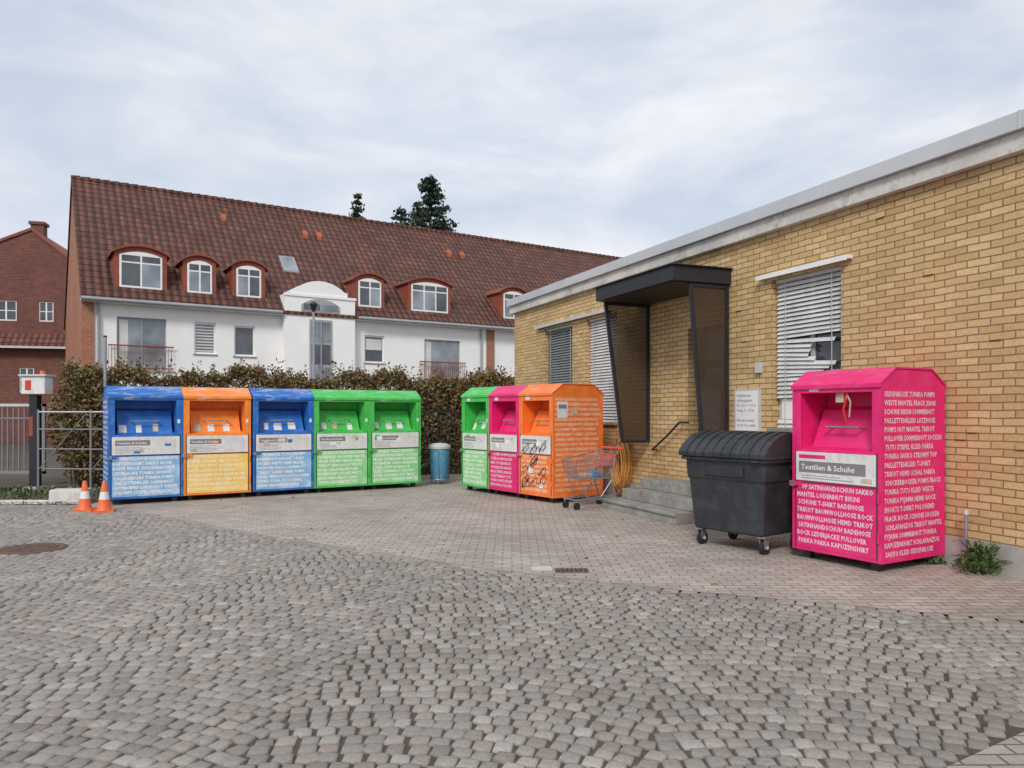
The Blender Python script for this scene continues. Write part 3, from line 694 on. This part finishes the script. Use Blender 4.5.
for x in(0,1.15,2.3): b.tube((x,0,0),(x,0,1.65),.022,'mgrey',8)
b.tube((.05,-.03,.45),(1.1,-.03,1.6),.010,'mgrey',6); b.tube((1.2,-.03,.45),(2.25,-.03,1.6),.010,'mgrey',6); b.build('rails',e)
e=empty('sign_pole',(-7.62,14.05,0)); b=MB(); b.tube((0,0,0),(0,0,3.0),.03,'steel',10); b.tube((0,0,3.0),(0,0,3.03),.034,'black',10); b.build('pole',e)
e=empty('concrete_block',(-7.9,13.45,0),(.95,.2)); b=MB(); b.prism([(-.2,0),(.2,0),(.17,.22),(-.17,.22)],'x',-.3,.30,'concrete'); b.build('block',e,.02)
e=empty('street_lamp',(-6.35,24,0)); b=MB(); b.tube((0,0,0),(0,0,4.8),.045,'greydoor',10,.035); b.lathe([(.035,4.8),(.07,4.86),(.10,5.0),(.14,5.04),(.06,5.12),(0,5.14)],(0,0,0),'dmetal',16); b.build('lamp',e)

# ---------------------------------------------------------------- ground
g=MB(); g.add([(-400,-300,-.014),(400,-300,-.014),(400,500,-.014),(-400,500,-.014)],[(0,1,2,3)],'ground'); g.build('ground')
curve=[(-7.3,12.75),(-6.3,12.2),(-5.2,11.35),(-4.1,10.45),(-3.1,9.62),(-2.1,8.9),(-1.2,8.28),(-.4,7.72),(.4,7.25),(1.2,6.86),(2.1,6.47),(3.1,6.05),(4.2,5.62),(6.,5.0),(9.,4.1),(14,2.8)]
pv=[(x,y,.003) for x,y in curve]+[(14,30,.003),(-7.3,30,.003)]
g=MB(); g.add(pv,[list(range(len(pv)))],'paver'); ob=g.build('paved_yard',recalc=False)
cx=np.array([p[0] for p in curve]); cy=np.array([p[1] for p in curve])
def edge_y(x): return np.where(x<-7.3,13.05,np.interp(x,cx,cy))
def stones(name,cen,ang,hx,hy,m,h0=.002):
    n=len(cen); sg=np.array([[-1,-1],[1,-1],[1,1],[-1,1]])
    loc=sg[None]*np.stack([hx,hy],1)[:,None]*(1+rng.normal(0,.055,(n,4,2)))
    ca,sa=np.cos(ang)[:,None],np.sin(ang)[:,None]
    def tf(l,zz):
        x=l[...,0]*ca-l[...,1]*sa+cen[:,0:1]; y=l[...,0]*sa+l[...,1]*ca+cen[:,1:2]
        return np.stack([x,y,np.broadcast_to(zz,x.shape)],-1)
    h=h0+rng.normal(0,.0018,(n,1)); tilt=rng.normal(0,.0011,(n,4))
    V=np.concatenate([tf(loc,h*0-.03),tf(loc*.985,h-.008+tilt),tf(loc*.87,h-.001+tilt),tf(loc*.45,h+.001+tilt*.6)],1).reshape(-1,3)
    q=[]
    for k in range(3):
        for i in range(4): q.append([k*4+i,k*4+(i+1)%4,k*4+4+(i+1)%4,k*4+4+i])
    q.append([12,13,14,15]); q=np.array(q)
    Fc=(q[None]+(np.arange(n)*16)[:,None,None]).reshape(-1,4)
    return rawmesh(name,V,Fc,m,None,True)
th=R(-10); per=1.9; px,py=.106,.099
aa,kk=np.meshgrid(np.arange(-17,14,px),np.arange(-60,190)); aa=aa+ (kk%2)*px*.5+rng.normal(0,.005,aa.shape)+.02*np.sin(kk*1.7)
pp=((aa/per+.03*np.sin(kk*.13))%1)-.5; f=.17*(1-(2*pp)**2); sl_=.17*(-8*pp)/per
bb=kk*py+f+rng.normal(0,.0035,aa.shape)
wx=(aa*math.cos(th)-bb*math.sin(th)).ravel(); wy=(aa*math.sin(th)+bb*math.cos(th)).ravel(); sa=np.arctan(sl_).ravel()
keep=(wx>-13.5)&(wx<8.5)&(wy>1.2)&(wy<edge_y(wx)-.09)&~((wx>1.0)&(wy<3.37+(wx-1.9)*.62))
wx,wy,sa=wx[keep],wy[keep],sa[keep]; n=len(wx)
hx=.0465+rng.normal(0,.003,n); hy=(.0445+rng.normal(0,.0024,n))*np.cos(sa)
stones('cobblestone_road',np.stack([wx,wy],1),sa+th+rng.normal(0,.035,n),hx,hy,'sett')
c=[];an=[]
for (xa,ya),(xb,yb) in zip(curve[:-1],curve[1:]):
    L_=math.hypot(xb-xa,yb-ya); m_=max(1,int(round(L_/.16)))
    for i in range(m_):
        t=(i+.5)/m_; c.append((xa+(xb-xa)*t,ya+(yb-ya)*t-.03)); an.append(math.atan2(yb-ya,xb-xa))
n=len(c); stones('kerb_course',np.array(c),np.array(an),np.full(n,.074),np.full(n,.05),'sett',.006)
g=MB(); g.add([(1.0,1.3,.001),(8.5,1.3,.001),(8.5,4.0,.001),(2.96,4.0,.001),(1.0,2.785,.001)],[(0,1,2,3,4)],'paver2'); g.build('pavement',recalc=False)
g=MB(); x=-13.5
while x<-8.3: g.box(x,x+.98,13.06,13.16,-.01,.06,'concrete'); x+=1
g.build('kerb',bevel=.012)
n=1300; X=-13.3+rng.random(n)*5.9; Y=12.9+rng.exponential(.8,n); C=np.stack([X,Y,.012+rng.random(n)*.03],1)
n=260; X2=-7+rng.random(n)*12; Y2=edge_y(X2)+rng.random(n)*6; C=np.concatenate([C,np.stack([X2,Y2,np.full(n,.012)],1)[::4]])
leafmesh('fallen_leaves',C,.028,'litter',None,True)
def weed(x,y,n,r,h):
    V=[];F=[]
    for i in range(n):
        a=random.random()*6.28; l=r*random.uniform(.4,1.1); w=.010*random.uniform(.6,1.6); hh=h*random.uniform(.3,1.1); bx=x+random.uniform(-.06,.06); by=y+random.uniform(-.06,.06)
        dx,dy=math.cos(a),math.sin(a); px_,py_=-dy*w,dx*w; o=len(V)
        for t,k in((0,.4),(.4,1.3),(.75,1),(1,.1)):
            z=hh*math.sin(t*2.0); V+= [(bx+dx*l*t-px_*k,by+dy*l*t-py_*k,z),(bx+dx*l*t+px_*k,by+dy*l*t+py_*k,z+.006)]
        for k in range(3): F.append((o+2*k,o+2*k+1,o+2*k+3,o+2*k+2))
    return V,F
def weedplant(x,y,n,r,h):
    e=empty('weed_plant',(x,y,0)); V,F=weed(0,0,n,r,h); rawmesh('blades',V,F,'green',e)
    k=n*6; a=rng.random(k)*6.28; rr=r*rng.random(k)**.6; C=np.stack([rr*np.cos(a),rr*np.sin(a)*.7,h*(.15+.9*rng.random(k))*(1.1-rr/r*.6)],1); leafmesh('leaves',C,.022,'green',e)
weedplant(4.62,7.42,70,.22,.30); weedplant(4.42,7.90,20,.12,.15); weedplant(4.98,6.75,16,.12,.12)
gv=[];gf=[]
for i in range(240):
    v,f_=weed(random.uniform(-13,-7.6),random.uniform(13.3,15.2),5,.09,.12); o=len(gv); gv+=v; gf+=[tuple(k+o for k in q) for q in f_]
for i in range(90):
    t=random.uniform(-9,3.5); d_=.05+random.random()*.05
    if -6.5<t<-4: continue
    v,f_=weed(4.92+.378*t-.926*d_,7.14-.926*t-.378*d_,4,.05,.06); o=len(gv); gv+=v; gf+=[tuple(k+o for k in q) for q in f_]
rawmesh('grass',gv,gf,'green')
g=MB(); g.lathe([(.0,.012),(.27,.012),(.28,.006),(.30,.006),(.31,.014),(.36,.014),(.37,-.01)],(0,0,0),'rust',36)
for k in range(-4,5):
    w=math.sqrt(max(0,.26**2-(k*.055)**2)); g.box(-w,w,k*.055-.012,k*.055+.012,.010,.017,'rust')
ob=g.build('manhole_cover'); ob.location=(-5.6,8.75,0)
M['patch']=mat('concrete_patch',(.52,.49,.45),.9,.15,5,bump=.3)
g=MB(); g.box(-.17,.17,-.10,.10,-.01,.007,'rust'); g.box(-.40,-.19,.02,.22,-.01,.005,'patch'); 
for k in range(-3,4): g.box(k*.045-.008,k*.045+.008,-.08,.08,.007,.011,'black')
ob=g.build('drain_cover',bevel=.003); ob.location=(.6,7.55,0)

# ---------------------------------------------------------------- world + sun + camera
w=bpy.data.worlds.new('World'); scene.world=w; w.use_nodes=True; nt=w.node_tree
bg=nt.nodes['Background']; sky=N(nt,'ShaderNodeTexSky',sky_type='NISHITA'); sky.sun_disc=False
sky.sun_elevation=R(38); sky.sun_rotation=R(195); sky.air_density=1.2; sky.dust_density=2
tc=N(nt,'ShaderNodeTexCoord'); mp=N(nt,'ShaderNodeMapping'); mp.inputs['Scale'].default_value=(1,1,2.8); mp.inputs['Rotation'].default_value=(0,R(8),0); mp.inputs['Location'].default_value=(.35,.1,.2); nt.links.new(tc.outputs['Generated'],mp.inputs['Vector'])
n1=noise(nt,mp.outputs['Vector'],3.0,4,.58); n1.inputs['Distortion'].default_value=.3; n2=noise(nt,mp.outputs['Vector'],1.4,2,.5)
cl=ramp(nt,n1.outputs['Fac'],[(.36,(6.1,6.8,8.0)),(.46,(7.0,7.5,8.5)),(.56,(8.0,8.3,8.9)),(.66,(8.9,9.0,9.3))])
cf=ramp(nt,n2.outputs['Fac'],[(.35,.82),(.6,1.0)])
nt.links.new(mix(nt,cf.outputs['Color'],sky.outputs['Color'],cl.outputs['Color']),bg.inputs['Color']); bg.inputs['Strength'].default_value=.104
ld=bpy.data.lights.new('sun','SUN'); ld.energy=2.1; ld.angle=R(14); ld.color=(1,.95,.88)
lo=bpy.data.objects.new('sun',ld); scene.collection.objects.link(lo)
az=R(195); el=R(38)
sd=Vector((math.sin(az)*math.cos(el),math.cos(az)*math.cos(el),math.sin(el)))
lo.rotation_euler=sd.to_track_quat('Z','Y').to_euler(); lo.location=(0,-5,20)
cd=bpy.data.cameras.new('camera'); cd.sensor_width=36; cd.lens=26.37; cd.shift_y=.0273; cd.clip_end=1000
co=bpy.data.objects.new('camera',cd); scene.collection.objects.link(co); co.location=(0,0,1.6); co.rotation_euler=(R(90),0,0); scene.camera=co
scene.view_settings.view_transform='Standard'; scene.view_settings.look='None'; scene.view_settings.exposure=0
